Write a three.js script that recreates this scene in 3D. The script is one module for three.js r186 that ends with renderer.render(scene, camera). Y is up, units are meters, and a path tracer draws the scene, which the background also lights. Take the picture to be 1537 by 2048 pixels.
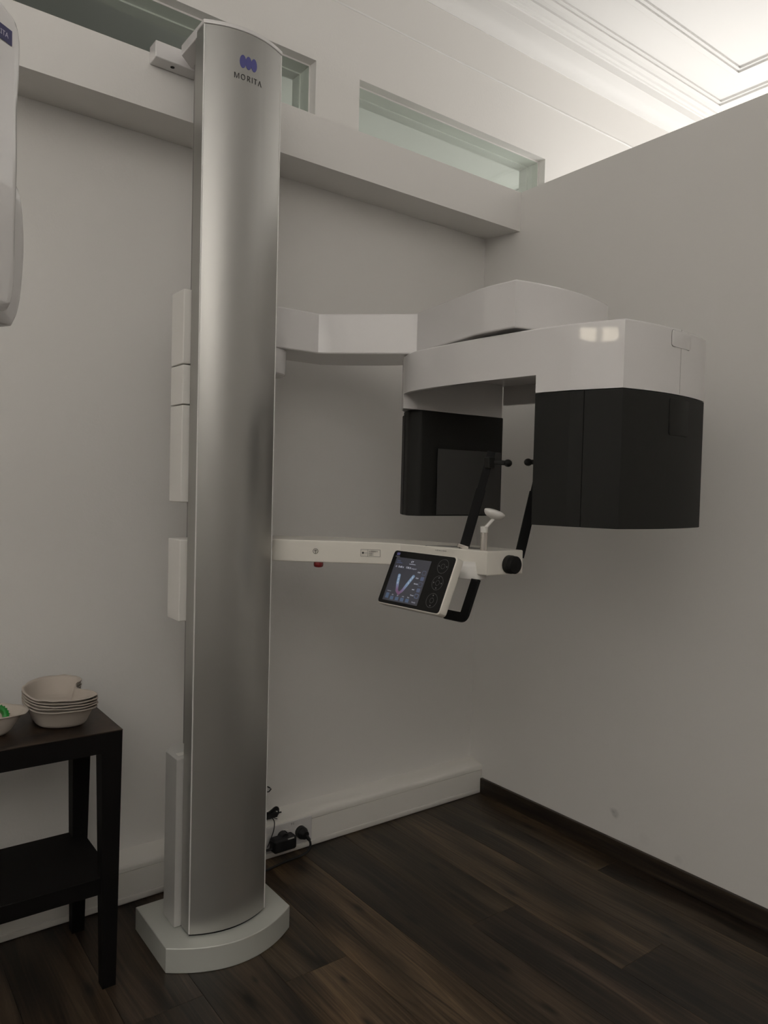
import * as THREE from 'three';
import { RectAreaLightUniformsLib } from 'three/addons/lights/RectAreaLightUniformsLib.js';
import { RoundedBoxGeometry } from 'three/addons/geometries/RoundedBoxGeometry.js';
import { mergeGeometries, toCreasedNormals, mergeVertices } from 'three/addons/utils/BufferGeometryUtils.js';
import { FontLoader } from 'three/addons/loaders/FontLoader.js';
import { TextGeometry } from 'three/addons/geometries/TextGeometry.js';

// ------------------------------------------------------------------ camera, light, exposure
const scene = new THREE.Scene();
scene.background = new THREE.Color(0x000000);
const renderer = new THREE.WebGLRenderer({ antialias: true });
renderer.toneMapping = THREE.LinearToneMapping;
renderer.toneMappingExposure = 1.0;
renderer.shadowMap.enabled = true;
const camera = new THREE.PerspectiveCamera(2 * Math.atan(1024 / 1487.9) * 180 / Math.PI, 1537 / 2048, 0.02, 40);
camera.position.set(-2.095, 1.2, 2.153);
camera.rotation.set(-0.03173, -0.64695, 0.0252, 'YXZ');
scene.add(camera);
RectAreaLightUniformsLib.init();
// suspended linear uplights: two throw light on the ceiling, one in the neighbouring bay and one behind the camera; a panel lights the hall
const UPLIGHTS = [
  { a: [0.35, 0.42], b: [2.3, 0.42], y: 2.1, w: 0.22, power: 5.2, color: 0xfffcf9, label: 'white linear uplight beside the back wall beyond the partition' },
  { a: [1.7, 0.8], b: [1.7, 3.6], y: 1.8, w: 0.4, power: 5.2, color: 0xfffcf9, label: 'long white linear uplight beyond the partition wall' },
  { a: [-3.8, 0.5], b: [-3.8, 3.1], y: 2.1, w: 0.3, power: 8.5, color: 0xfffcf9, label: 'long white linear uplight in the left part of the room' },
  { a: [-4.2, 3.5], b: [-2.4, 3.5], y: 1.9, w: 0.3, power: 26, color: 0xfffcf9, label: 'white linear uplight behind the camera' },
];
const HALL = { x: 0.9, z: -1.2, s: 0.5, power: 32, color: 0xfafcfa };

// ------------------------------------------------------------------ helpers
function rng(seed) { let s = seed >>> 0; return () => { s = (s + 0x6D2B79F5) >>> 0; let t = s; t = Math.imul(t ^ (t >>> 15), t | 1); t ^= t + Math.imul(t ^ (t >>> 7), t | 61); return ((t ^ (t >>> 14)) >>> 0) / 4294967296; }; }
const rand = rng(7);
const taken = {};
function numbered(n) { if (!(n in taken)) { taken[n] = 0; return n; } taken[n]++; return n + '_' + String(taken[n]).padStart(3, '0'); }
function shadowed(m) { m.castShadow = true; m.receiveShadow = true; return m; }
function tag(o, label, category, group) { o.userData.label = label; o.userData.category = category; if (group) o.userData.group = group; return o; }
function struct(name, geo, mat) { const m = shadowed(new THREE.Mesh(geo, mat)); m.name = name; m.userData.kind = 'structure'; scene.add(m); return m; }
function thing(name, pos, label, category, group) { const g = new THREE.Group(); g.name = numbered(name); g.position.set(...pos); scene.add(g); return tag(g, label, category, group); }
// geometry is written in room coordinates; a part under a group is shifted back by the group's base
function part(parent, name, geo, mat, label) {
  const m = shadowed(new THREE.Mesh(geo, mat)); m.name = name;
  if (parent.isGroup) m.position.copy(parent.position).negate();
  if (label) m.userData.label = label;
  parent.add(m); return m;
}
function single(name, geo, mat, label, category, group) { const m = shadowed(new THREE.Mesh(geo, mat)); m.name = numbered(name); scene.add(m); return tag(m, label, category, group); }
const V = (x, y, z) => new THREE.Vector3(x, y, z);
function plain(g) { const n = g.index ? g.toNonIndexed() : g; for (const k of Object.keys(n.attributes)) if (!['position', 'normal', 'uv'].includes(k)) n.deleteAttribute(k); return n; }
const merge = list => mergeGeometries(list.map(plain));
function box(x0, x1, y0, y1, z0, z1) { const g = new THREE.BoxGeometry(x1 - x0, y1 - y0, z1 - z0); g.translate((x0 + x1) / 2, (y0 + y1) / 2, (z0 + z1) / 2); return g; }
function rbox(x0, x1, y0, y1, z0, z1, r = 0.003, s = 2) { const g = new RoundedBoxGeometry(x1 - x0, y1 - y0, z1 - z0, s, Math.min(r, (x1 - x0) / 2.01, (y1 - y0) / 2.01, (z1 - z0) / 2.01)); g.translate((x0 + x1) / 2, (y0 + y1) / 2, (z0 + z1) / 2); return g; }
// plan outline [[x,z],...] raised from y0 to y1 with a rounded edge
function slab(pts, y0, y1, bev = 0.003, holes = [], crease = 0.2) {
  const s = new THREE.Shape(pts.map(([x, z]) => new THREE.Vector2(x, -z)));
  for (const h of holes) s.holes.push(new THREE.Path(h.map(([x, z]) => new THREE.Vector2(x, -z))));
  const g = new THREE.ExtrudeGeometry(s, { depth: y1 - y0 - 2 * bev, bevelEnabled: bev > 0, bevelThickness: bev, bevelSize: bev, bevelOffset: -bev, bevelSegments: 3, curveSegments: 8 });
  g.rotateX(-Math.PI / 2); g.translate(0, y0 + bev, 0);
  return toCreasedNormals(g, crease);
}
// points from a to b bulging by sag to the left hand of a->b (plan), without b itself
function arc(a, b, sag, n = 16, last = false) {
  const o = [], dx = b[0] - a[0], dz = b[1] - a[1], L = Math.hypot(dx, dz), nx = dz / L, nz = -dx / L;
  for (let i = 0; i < n + (last ? 1 : 0); i++) { const t = i / n, k = 4 * sag * t * (1 - t); o.push([a[0] + dx * t + nx * k, a[1] + dz * t + nz * k]); }
  return o;
}
// rounded corners of a plan polygon
function roundPoly(pts, r, n = 10) {
  const o = [], N = pts.length;
  for (let i = 0; i < N; i++) {
    const p = pts[i], a = pts[(i + N - 1) % N], b = pts[(i + 1) % N], rr = Array.isArray(r) ? r[i] : r;
    if (!rr) { o.push(p); continue; }
    const la = Math.hypot(a[0] - p[0], a[1] - p[1]), lb = Math.hypot(b[0] - p[0], b[1] - p[1]), ra = Math.min(rr, la / 2.1), rb = Math.min(rr, lb / 2.1);
    const A = [p[0] + (a[0] - p[0]) / la * ra, p[1] + (a[1] - p[1]) / la * ra], B = [p[0] + (b[0] - p[0]) / lb * rb, p[1] + (b[1] - p[1]) / lb * rb];
    for (let k = 0; k <= n; k++) { const t = k / n, u = 1 - t; o.push([u * u * A[0] + 2 * u * t * p[0] + t * t * B[0], u * u * A[1] + 2 * u * t * p[1] + t * t * B[1]]); }
  }
  return o;
}
function spline(pts, n = 60, closed = false) { const c = new THREE.CatmullRomCurve3(pts.map(p => V(p[0], 0, p[1])), closed, 'centripetal'); return c.getPoints(n).map(p => [p.x, p.z]).slice(0, closed ? n : n + 1); }
function tube(pts, r, n = 48, rs = 8) { return new THREE.TubeGeometry(new THREE.CatmullRomCurve3(pts.map(p => V(...p)), false, 'centripetal'), n, r, rs, false); }
function cyl(r0, r1, a, b, seg = 32) { // from point a (radius r0) to point b (radius r1)
  const A = V(...a), B = V(...b), d = B.clone().sub(A), g = new THREE.CylinderGeometry(r1, r0, d.length(), seg);
  g.applyQuaternion(new THREE.Quaternion().setFromUnitVectors(V(0, 1, 0), d.clone().normalize())); g.translate(...A.add(B).multiplyScalar(0.5).toArray()); return g;
}
function lathe(prof, seg = 40) { return new THREE.LatheGeometry(prof.map(([r, y]) => new THREE.Vector2(r, y)), seg); }
// a box bar from a to b: width w along the side vector, thickness t
function bar(a, b, w, t, side, r = 0.0015) {
  const A = V(...a), B = V(...b), y = B.clone().sub(A), L = y.length(); y.normalize();
  const x = V(...side).addScaledVector(y, -V(...side).dot(y)).normalize(), z = x.clone().cross(y);
  const g = new RoundedBoxGeometry(w, L, t, 2, r); g.applyMatrix4(new THREE.Matrix4().makeBasis(x, y, z)); g.translate(...A.add(B).multiplyScalar(0.5).toArray()); return g;
}
// print laid on a flat face: centre, right vector, up vector, size
function decalGeo(c, right, up, w, h) { const g = new THREE.PlaneGeometry(w, h), x = V(...right).normalize(), y = V(...up).normalize(), z = x.clone().cross(y); g.applyMatrix4(new THREE.Matrix4().makeBasis(x, y, z)); g.translate(...c); return g; }
function canvasTex(w, h, draw) { const c = document.createElement('canvas'); c.width = w; c.height = h; const x = c.getContext('2d'); draw(x, w, h); const t = new THREE.CanvasTexture(c); t.colorSpace = THREE.SRGBColorSpace; return t; }

// ------------------------------------------------------------------ noise textures
function makeNoise(seed) {
  const r = rng(seed), P = new Float32Array(65536); for (let i = 0; i < 65536; i++) P[i] = r();
  const at = (x, y) => P[((y & 255) << 8) | (x & 255)];
  return (x, y) => { const xi = Math.floor(x), yi = Math.floor(y); let fx = x - xi, fy = y - yi; fx = fx * fx * (3 - 2 * fx); fy = fy * fy * (3 - 2 * fy); const a = at(xi, yi), b = at(xi + 1, yi), c = at(xi, yi + 1), d = at(xi + 1, yi + 1); return a + (b - a) * fx + (c - a) * fy + (a - b - c + d) * fx * fy; };
}
const N1 = makeNoise(11), N2 = makeNoise(23), N3 = makeNoise(37);
function dataTex(w, h, f, srgb) {
  const d = new Uint8Array(w * h * 4);
  for (let y = 0; y < h; y++) for (let x = 0; x < w; x++) { const c = f(x, y), i = (y * w + x) * 4; d[i] = c[0]; d[i + 1] = c[1]; d[i + 2] = c[2]; d[i + 3] = 255; }
  const t = new THREE.DataTexture(d, w, h); t.magFilter = THREE.LinearFilter; t.minFilter = THREE.LinearMipmapLinearFilter; t.generateMipmaps = true; t.wrapS = t.wrapT = THREE.RepeatWrapping; if (srgb) t.colorSpace = THREE.SRGBColorSpace; t.needsUpdate = true; return t;
}
const clamp8 = v => Math.max(0, Math.min(255, v));
const grainBump = dataTex(256, 256, (x, y) => { const v = 128 + 70 * (N1(x / 2, y / 2) - 0.5) + 60 * (N2(x / 5, y / 5) - 0.5); return [v, v, v]; });
function woodTex(seed) {
  const off = seed * 37.3, r = rng(seed * 91 + 3), knots = [];
  for (let i = 0; i < 6; i++) knots.push([0.12 + 0.76 * r(), 0.04 + 0.92 * r(), 0.45 + 0.8 * r()]);
  return dataTex(256, 1024, (px, py) => {
    const u = px / 256, v = py / 1024, X = u * 0.18, Y = v * 1.3;
    const warp = (N3(X * 30 + off, Y * 3 + off) - 0.5) * 0.03;
    let g = 0.5 * N1((X + warp) * 190 + off, Y * 5) + 0.3 * N2((X + warp) * 520 + off, Y * 14) + 0.2 * N3(X * 1100 + off, Y * 60);
    const coarse = N2(X * 22 + off, Y * 4 + off * 2);
    let c = 0.64 + 0.68 * (g - 0.5) + 0.55 * (coarse - 0.5);
    const streak = N1((X + warp) * 120 + off * 3, Y * 2.2 + 9); if (streak > 0.78) c *= 1 - 1.5 * (streak - 0.78);
    for (const [ku, kv, ks] of knots) { const dx = (u - ku) * 0.18 / (0.007 * ks), dy = (v - kv) * 1.3 / (0.022 * ks), q = dx * dx + dy * dy, w = Math.exp(-q * 0.7) * (0.7 + 0.5 * N2(px / 7, py / 9)); c *= 1 - 0.72 * Math.min(1, w); }
    c = Math.max(0.2, c); const warm = N3(X * 15 + off, Y * 3) * 10;
    return [clamp8(c * 158 + warm), clamp8(c * 140 + warm * 0.5), clamp8(c * 120)];
  }, true);
}
const woods = [1, 2, 3, 4, 5].map(woodTex);

// ------------------------------------------------------------------ materials
const std = o => new THREE.MeshStandardMaterial(o);
const phy = o => new THREE.MeshPhysicalMaterial(o);
const lin = (r, g, b) => new THREE.Color().setRGB(r, g, b);
function tiled(t, rx, ry) { const c = t.clone(); c.repeat.set(rx, ry); c.needsUpdate = true; return c; }
const wallBump = tiled(grainBump, 3, 3);
const M = {
  wall: std({ color: lin(0.80, 0.78, 0.748), roughness: 0.85, bumpMap: wallBump, bumpScale: 0.0004 }),
  ceiling: std({ color: lin(0.86, 0.85, 0.83), roughness: 0.9 }),
  trim: std({ color: lin(0.82, 0.80, 0.77), roughness: 0.5 }),
  trunk: std({ color: lin(0.84, 0.815, 0.765), roughness: 0.4 }),
  glass: phy({ color: lin(0.86, 0.93, 0.885), transmission: 1, thickness: 0, roughness: 0.02, ior: 1.5 }),
  white: phy({ color: lin(0.74, 0.72, 0.71), roughness: 0.28, clearcoat: 1, clearcoatRoughness: 0.03 }),
  whiteMatt: std({ color: lin(0.76, 0.74, 0.70), roughness: 0.45 }),
  armWhite: phy({ color: lin(0.80, 0.765, 0.69), roughness: 0.4, clearcoat: 0.3, clearcoatRoughness: 0.2 }),
  silver: phy({ color: lin(0.41, 0.405, 0.385), metalness: 0.72, roughness: 0.33, bumpMap: tiled(grainBump, 6, 6), bumpScale: 0.00006 }),
  silverPlain: phy({ color: lin(0.62, 0.63, 0.585), metalness: 0.35, roughness: 0.45 }),
  edge: std({ color: lin(0.78, 0.77, 0.75), metalness: 0.2, roughness: 0.4 }),
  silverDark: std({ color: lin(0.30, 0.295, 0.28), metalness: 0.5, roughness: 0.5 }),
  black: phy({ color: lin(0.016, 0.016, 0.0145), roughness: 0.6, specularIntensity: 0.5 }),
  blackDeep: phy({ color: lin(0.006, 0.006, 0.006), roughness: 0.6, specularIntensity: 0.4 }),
  blackGloss: phy({ color: lin(0.005, 0.005, 0.005), roughness: 0.3, specularIntensity: 0.45 }),
  sensor: phy({ color: lin(0.012, 0.012, 0.012), roughness: 0.2, clearcoat: 0.4, clearcoatRoughness: 0.12 }),
  chrome: std({ color: lin(0.72, 0.68, 0.64), metalness: 1, roughness: 0.16 }),
  red: phy({ color: lin(0.22, 0.012, 0.014), roughness: 0.25, clearcoat: 0.6 }),
  blue: std({ color: lin(0.085, 0.085, 0.27), roughness: 0.5 }),
  ink: std({ color: lin(0.03, 0.03, 0.03), roughness: 0.6 }),
  tableWood: std({ color: lin(0.16, 0.125, 0.105), roughness: 0.5, map: tiled(woods[1], 1, 1) }),
  tableBlack: phy({ color: lin(0.005, 0.0043, 0.004), roughness: 0.6, specularIntensity: 0.3 }),
  skirting: std({ color: lin(0.16, 0.15, 0.14), roughness: 0.5, map: tiled(woods[2], 1, 1) }),
  pulp: std({ color: lin(0.52, 0.46, 0.40), roughness: 0.95, bumpMap: tiled(grainBump, 4, 4), bumpScale: 0.0006 }),
  green: phy({ color: lin(0.012, 0.24, 0.03), roughness: 0.3, clearcoat: 0.4 }),
  paper: std({ color: lin(0.72, 0.60, 0.40), roughness: 0.9 }),
  rubber: std({ color: lin(0.010, 0.010, 0.011), roughness: 0.55 }),
};

// ------------------------------------------------------------------ room shell
const XL = -5.2, XR = 2.6, ZF = 4.0, TOP = 3.2, CEIL = 3.09, PT = 2.324, BB = 2.179, BZ = 0.185;
// floor: planks running away from the window wall
{
  const floor = new THREE.Group(); floor.name = 'floor'; floor.userData.kind = 'structure'; scene.add(floor);
  const base = shadowed(new THREE.Mesh(box(XL - 0.1, XR + 0.1, -0.12, -0.0102, -3.2, ZF + 0.1), std({ color: lin(0.05, 0.042, 0.036), roughness: 0.9 }))); base.name = 'subfloor'; floor.add(base);
  const tones = [[0.150, 0.122, 0.092], [0.105, 0.088, 0.068], [0.078, 0.066, 0.056], [0.095, 0.078, 0.067], [0.125, 0.105, 0.082]];
  const mats = []; for (let t = 0; t < 5; t++) for (let w = 0; w < 5; w++) mats.push(std({ color: lin(...tones[t].map((v, i) => v * [2.7, 2.9, 3.05][i])), map: woods[w], roughness: 0.42, bumpMap: woods[w], bumpScale: 0.0004 }));
  const geos = {};
  function plankGeo(w, len) {
    const k = w.toFixed(3) + '_' + len.toFixed(3); if (geos[k]) return geos[k];
    const g = new RoundedBoxGeometry(w - 0.0007, 0.012, len - 0.0007, 1, 0.0007), p = g.attributes.position, uv = g.attributes.uv;
    for (let i = 0; i < p.count; i++) uv.setXY(i, p.getX(i) / 0.18 + 0.5, p.getZ(i) / 1.3 + 0.5);
    return geos[k] = g;
  }
  // rows counted from the right wall; known joints and tones where the photograph shows them
  const known = { 0: [[0, 0.715, 1], [0.715, 1.98, 2]], 1: [[0, 1.42, 4], [1.42, 2.7, 1]], 2: [[0, 1.06, 4], [1.06, 2.34, 2]], 3: [[0, 0.705, 1], [0.705, 1.98, 3]], 4: [[0, 1.28, 2], [1.28, 2.56, 3]], 5: [[0, 1.16, 0], [1.16, 2.4, 1]], 6: [[0, 0.62, 4], [0.62, 1.9, 0]], 7: [[0, 1.2, 2], [1.2, 2.5, 3]], 8: [[0, 0.55, 3], [0.55, 1.85, 2]], 9: [[0, 1.0, 2], [1.0, 2.3, 1]] };
  for (let k = 0; k < 29; k++) {
    let x1 = -0.12 - 0.18 * (k - 1), x0 = x1 - 0.18; if (k === 0) x1 = 0.0; if (x0 < XL) x0 = XL; if (x1 - x0 < 0.02) break;
    let rows = (known[k] || [[0, 0.4 + 0.8 * rand(), Math.floor(rand() * 5)]]).map(a => a.slice()), end = rows[rows.length - 1][1];
    while (end < ZF) { const n = Math.min(ZF, end + 1.28); rows.push([end, n, Math.floor(rand() * 5)]); end = n; }
    for (const [z0, z1, tone] of rows) {
      const zz1 = Math.min(z1, ZF); if (zz1 - z0 < 0.02) continue;
      const m = shadowed(new THREE.Mesh(plankGeo(x1 - x0, zz1 - z0), mats[tone * 5 + Math.floor(rand() * 5)]));
      m.name = 'plank'; m.position.set((x0 + x1) / 2, -0.006, (z0 + zz1) / 2); if (rand() > 0.5) m.rotation.y = Math.PI; floor.add(m);
    }
  }
}
// window wall with two high openings
const W1 = [-3.2, -0.796, 2.31, 2.605], W2 = [-0.62, 0.337, 2.31, 2.605], WT = 0.14;
{
  const s = new THREE.Shape([[XL - 0.1, -0.1], [XR + 0.1, -0.1], [XR + 0.1, TOP], [XL - 0.1, TOP]].map(p => new THREE.Vector2(...p)));
  for (const [a, b, c, d] of [W1, W2]) s.holes.push(new THREE.Path([[a, c], [b, c], [b, d], [a, d]].map(p => new THREE.Vector2(...p))));
  const g = new THREE.ExtrudeGeometry(s, { depth: WT, bevelEnabled: false }); g.translate(0, 0, -WT);
  struct('wall_back', g, M.wall);
}
// windows: pane set back in the opening, a stop bead behind it
[W1, W2].forEach(([a, b, c, d], i) => {
  const g = new THREE.Group(); g.name = 'window_' + (i + 1); g.userData.kind = 'structure'; scene.add(g);
  const ring = (o, q, z0, z1) => { const s = new THREE.Shape([[a + o, c + o], [b - o, c + o], [b - o, d - o], [a + o, d - o]].map(p => new THREE.Vector2(...p))); s.holes.push(new THREE.Path([[a + q, c + q], [b - q, c + q], [b - q, d - q], [a + q, d - q]].map(p => new THREE.Vector2(...p)))); const e = new THREE.ExtrudeGeometry(s, { depth: z1 - z0, bevelEnabled: false }); e.translate(0, 0, z0); return e; };
  part(g, 'frame', ring(0.0005, 0.006, -WT + 0.002, -0.035), M.trim); g.children[0].position.set(0, 0, 0);
  const f = part(g, 'stop_bead', ring(0.006, 0.011, -WT + 0.004, -0.09), M.trim); f.position.set(0, 0, 0);
  const pane = part(g, 'pane', new THREE.PlaneGeometry(b - a - 0.012, d - c - 0.012).translate((a + b) / 2, (c + d) / 2, -0.036), M.glass); pane.position.set(0, 0, 0);
});
// deep beam across the window wall, its underside rising a little towards the wall
{
  const s = new THREE.Shape([[0, BB + 0.016], [-BZ, BB], [-BZ, PT], [0, PT]].map(p => new THREE.Vector2(...p)));
  const g = new THREE.ExtrudeGeometry(s, { depth: 0 - XL, bevelEnabled: false }); g.rotateY(Math.PI / 2); g.translate(XL, 0, 0);
  struct('trim_1', g, M.wall);
}
// partition on the right, not reaching the ceiling, with faint scuffs
{
  const scuff = dataTex(1024, 1024, (x, y) => {
    const z = x / 1024 * 2, Y = y / 1024 * 1.2; let k = 1;
    for (const [cz, cy, r, a] of [[0.689, 0.144, 0.014, 0.13], [0.92, 0.086, 0.013, 0.04], [0.80, 0.10, 0.02, 0.02], [0.676, 0.150, 0.008, 0.05]]) { const q = ((z - cz) ** 2 + (Y - cy) ** 2) / (r * r); k -= a * Math.exp(-q * q) * (0.6 + 0.7 * N1(x / 5, y / 5)); }
    const v = 255 * k; return [v, v, v];
  }, true);
  scuff.wrapS = scuff.wrapT = THREE.ClampToEdgeWrapping;
  const g = box(0, 0.1, -0.01, PT, 0, ZF), uv = g.attributes.uv, p = g.attributes.position;
  for (let i = 0; i < p.count; i++) uv.setXY(i, p.getZ(i) / 2, p.getY(i) / 1.2);
  const m = M.wall.clone(); m.map = scuff; m.bumpMap = null; struct('wall_right', g, m);
}
struct('baseboard_right', rbox(-0.012, 0, 0, 0.062, 0.072, ZF, 0.002), M.skirting);
struct('wall_left', box(XL - 0.1, XL, -0.1, TOP, -WT, ZF + 0.1), M.wall);
struct('wall_front', box(XL - 0.1, XR + 0.1, -0.1, TOP, ZF, ZF + 0.1), M.wall);
struct('wall_neighbour_right', box(XR, XR + 0.1, -0.1, TOP, -WT, ZF + 0.1), M.wall);
struct('ceiling', box(XL - 0.1, XR + 0.1, CEIL, TOP + 0.1, 0, ZF + 0.1), M.ceiling);
// cornice along the window wall, bead below it, and the raised frames on the ceiling
{
  const prof = [[0, 2.985], [0.004, 2.985], [0.006, 2.992], [0.010, 3.004], [0.018, 3.014], [0.030, 3.022], [0.044, 3.025], [0.098, 3.025], [0.098, 3.058], [0.104, 3.060], [0.106, 3.066], [0.117, 3.069], [0.121, 3.078], [0.140, 3.081], [0.142, 3.12], [0, 3.12]];
  const s = new THREE.Shape(prof.map(([z, y]) => new THREE.Vector2(-z, y)));
  let g = new THREE.ExtrudeGeometry(s, { depth: XR - XL, bevelEnabled: false }); g.rotateY(Math.PI / 2); g.translate(XL, 0, 0); g = toCreasedNormals(g, 0.6);
  struct('trim_2', g, M.ceiling);
  const bead = new THREE.CylinderGeometry(0.0035, 0.0035, XR - XL, 12); bead.rotateZ(Math.PI / 2); bead.translate((XL + XR) / 2, 2.827, 0.0005); struct('trim_3', bead, M.ceiling);
  const frame = (x0, x1, z0, z1, w) => slab([[x0, z0], [x1, z0], [x1, z1], [x0, z1]], CEIL - 0.011, CEIL + 0.002, 0.005, [[[x0 + w, z0 + w], [x1 - w, z0 + w], [x1 - w, z1 - w], [x0 + w, z1 - w]]]);
  const stepped = (x0, x1, z0, z1) => merge([frame(x0, x1, z0, z1, 0.044), frame(x0 + 0.010, x1 - 0.010, z0 + 0.010, z1 - 0.010, 0.022).translate(0, -0.010, 0)]);
  struct('trim_4', stepped(-4.8, 1.37, 0.166, 3.7), M.ceiling);
  struct('trim_5', stepped(-4.6, 1.165, 0.364, 3.5), M.ceiling);
}
// room behind the high windows
struct('wall_hall_back', box(XL - 0.1, XR + 0.1, -0.1, TOP, -2.7, -2.6), M.wall);
struct('wall_hall_left', box(XL - 0.1, XL, -0.1, TOP, -2.6, -WT), M.wall);
struct('added_hall_divider', box(-0.75, -0.66, -0.1, TOP, -2.6, -0.75), M.wall);  // unseen wall added to keep light from the left half of the hall
struct('wall_hall_right', box(1.5, 1.6, -0.1, TOP, -2.6, -WT), M.wall);
struct('ceiling_hall', box(XL - 0.1, XR + 0.1, 2.95, TOP, -2.6, -WT), M.ceiling);
struct('trim_6', merge([rbox(1.40, 1.5, 2.90, 2.95, -2.6, -WT, 0.01), rbox(1.12, 1.16, 2.93, 2.952, -2.6, -WT, 0.008)]), M.ceiling);

// ------------------------------------------------------------------ suspended uplights and the hall lamp
for (const U of UPLIGHTS) {
  const alongX = Math.abs(U.b[0] - U.a[0]) > 0.1, L = Math.hypot(U.b[0] - U.a[0], U.b[1] - U.a[1]), xc = (U.a[0] + U.b[0]) / 2, zc = (U.a[1] + U.b[1]) / 2;
  const t = thing('linear_uplight', [xc, U.y, zc], U.label, 'lamp');
  const R = g => { if (alongX) g.rotateY(Math.PI / 2); return g.translate(xc, U.y, zc); };
  const h = U.w / 2;
  part(t, 'housing', R(merge([rbox(-h - 0.02, h + 0.02, -0.06, -0.012, -L / 2 - 0.02, L / 2 + 0.02, 0.006), box(-h - 0.02, -h - 0.01, -0.02, 0.003, -L / 2 - 0.02, L / 2 + 0.02), box(h + 0.01, h + 0.02, -0.02, 0.003, -L / 2 - 0.02, L / 2 + 0.02)])), M.whiteMatt);
  part(t, 'diffuser', R(box(-h, h, -0.012, 0, -L / 2, L / 2)), std({ color: 0xffffff, emissive: new THREE.Color(U.color), emissiveIntensity: 1.0, roughness: 0.6 }));
  for (const z of [-L / 2 + 0.3, L / 2 - 0.3]) part(t, 'post', R(merge([cyl(0.018, 0.018, [0, -U.y, z], [0, -0.055, z], 20), cyl(0.12, 0.12, [0, -U.y, z], [0, -U.y + 0.012, z], 28)])), M.whiteMatt);
  const l = new THREE.RectAreaLight(U.color, U.power, U.w, L); l.position.set(xc, U.y + 0.006, zc); l.rotation.set(Math.PI / 2, 0, alongX ? Math.PI / 2 : 0); scene.add(l);
}
{
  const t = thing('ceiling_panel_light', [HALL.x, 2.93, HALL.z], 'square ceiling panel lamp in the room behind the high window', 'lamp'), k = HALL.s / 2;
  part(t, 'frame', box(HALL.x - k - 0.02, HALL.x + k + 0.02, 2.935, 2.9495, HALL.z - k - 0.02, HALL.z + k + 0.02), M.whiteMatt);
  part(t, 'diffuser', box(HALL.x - k, HALL.x + k, 2.93, 2.936, HALL.z - k, HALL.z + k), std({ color: 0xffffff, emissive: new THREE.Color(HALL.color), emissiveIntensity: 1.0, roughness: 0.6 }));
  const l = new THREE.RectAreaLight(HALL.color, HALL.power, HALL.s, HALL.s); l.position.set(HALL.x, 2.925, HALL.z); l.rotation.x = -Math.PI / 2; scene.add(l);
}

{
  const t = thing('wall_lamp', [XL, 2.455, 1.43], 'small two-pane wall lamp high on the far left wall', 'lamp');
  part(t, 'back_plate', rbox(XL, XL + 0.02, 2.385, 2.525, 1.25, 1.61, 0.004), M.whiteMatt);
  for (const z of [1.34, 1.52]) {
    part(t, 'diffuser', rbox(XL + 0.02, XL + 0.05, 2.4, 2.51, z - 0.063, z + 0.063, 0.004), std({ color: 0xffffff, emissive: new THREE.Color(0xfff0d4), emissiveIntensity: 2.9, roughness: 0.5 }));
    const l = new THREE.RectAreaLight(0xfff0d4, 2.9, 0.12, 0.105); l.position.set(XL + 0.054, 2.455, z); l.rotation.set(0, -Math.PI / 2, 0); scene.add(l);
  }
}

// ------------------------------------------------------------------ cable trunking along the foot of the window wall
{
  const t = thing('cable_trunking', [-1.3, 0, 0.036], 'white plastic cable trunking running along the foot of the back wall', 'trunking');
  const ext = (prof, x0, x1) => { const s = new THREE.Shape(prof.map(([z, y]) => new THREE.Vector2(-z, y))); const g = new THREE.ExtrudeGeometry(s, { depth: x1 - x0, bevelEnabled: false }); g.rotateY(Math.PI / 2); g.translate(x0, 0, 0); return toCreasedNormals(g, 0.7); };
  part(t, 'body', ext([[0, 0.002], [0.069, 0.002], [0.0715, 0.006], [0.0715, 0.019], [0.067, 0.0205], [0.067, 0.094], [0.0715, 0.096], [0.0718, 0.104], [0.070, 0.111], [0.064, 0.116], [0.03, 0.121], [0, 0.127]], XL + 0.001, -0.0035), M.trunk);
  part(t, 'cover_strip', ext([[0.0665, 0.0215], [0.0692, 0.0225], [0.0692, 0.092], [0.0665, 0.093]], XL + 0.002, -0.008), M.trunk);
  part(t, 'end_cap', ext([[0, 0.002], [0.0722, 0.002], [0.0722, 0.105], [0.065, 0.117], [0, 0.128]], -0.0034, -0.0004), M.trunk);
  const pl = part(t, 'socket_plate', rbox(-1.07, -0.793, 0.024, 0.106, 0.066, 0.0745, 0.002), M.white, 'white socket plate');
  for (const x of [-0.838, -0.898, -0.958]) part(pl, 'socket_well', new THREE.TorusGeometry(0.021, 0.0012, 8, 32).translate(x, 0.064, 0.0747), M.whiteMatt);
  part(pl, 'marking', merge([box(-0.872, -0.8705, 0.0935, 0.0995, 0.0745, 0.0748), box(-0.874, -0.8685, 0.0985, 0.0995, 0.0745, 0.0748), box(-0.866, -0.862, 0.0935, 0.0948, 0.0745, 0.0748), box(-0.866, -0.862, 0.0965, 0.0975, 0.0745, 0.0748), box(-0.866, -0.862, 0.0985, 0.0995, 0.0745, 0.0748)]), std({ color: lin(0.25, 0.24, 0.24), roughness: 0.7 }));
}

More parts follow.
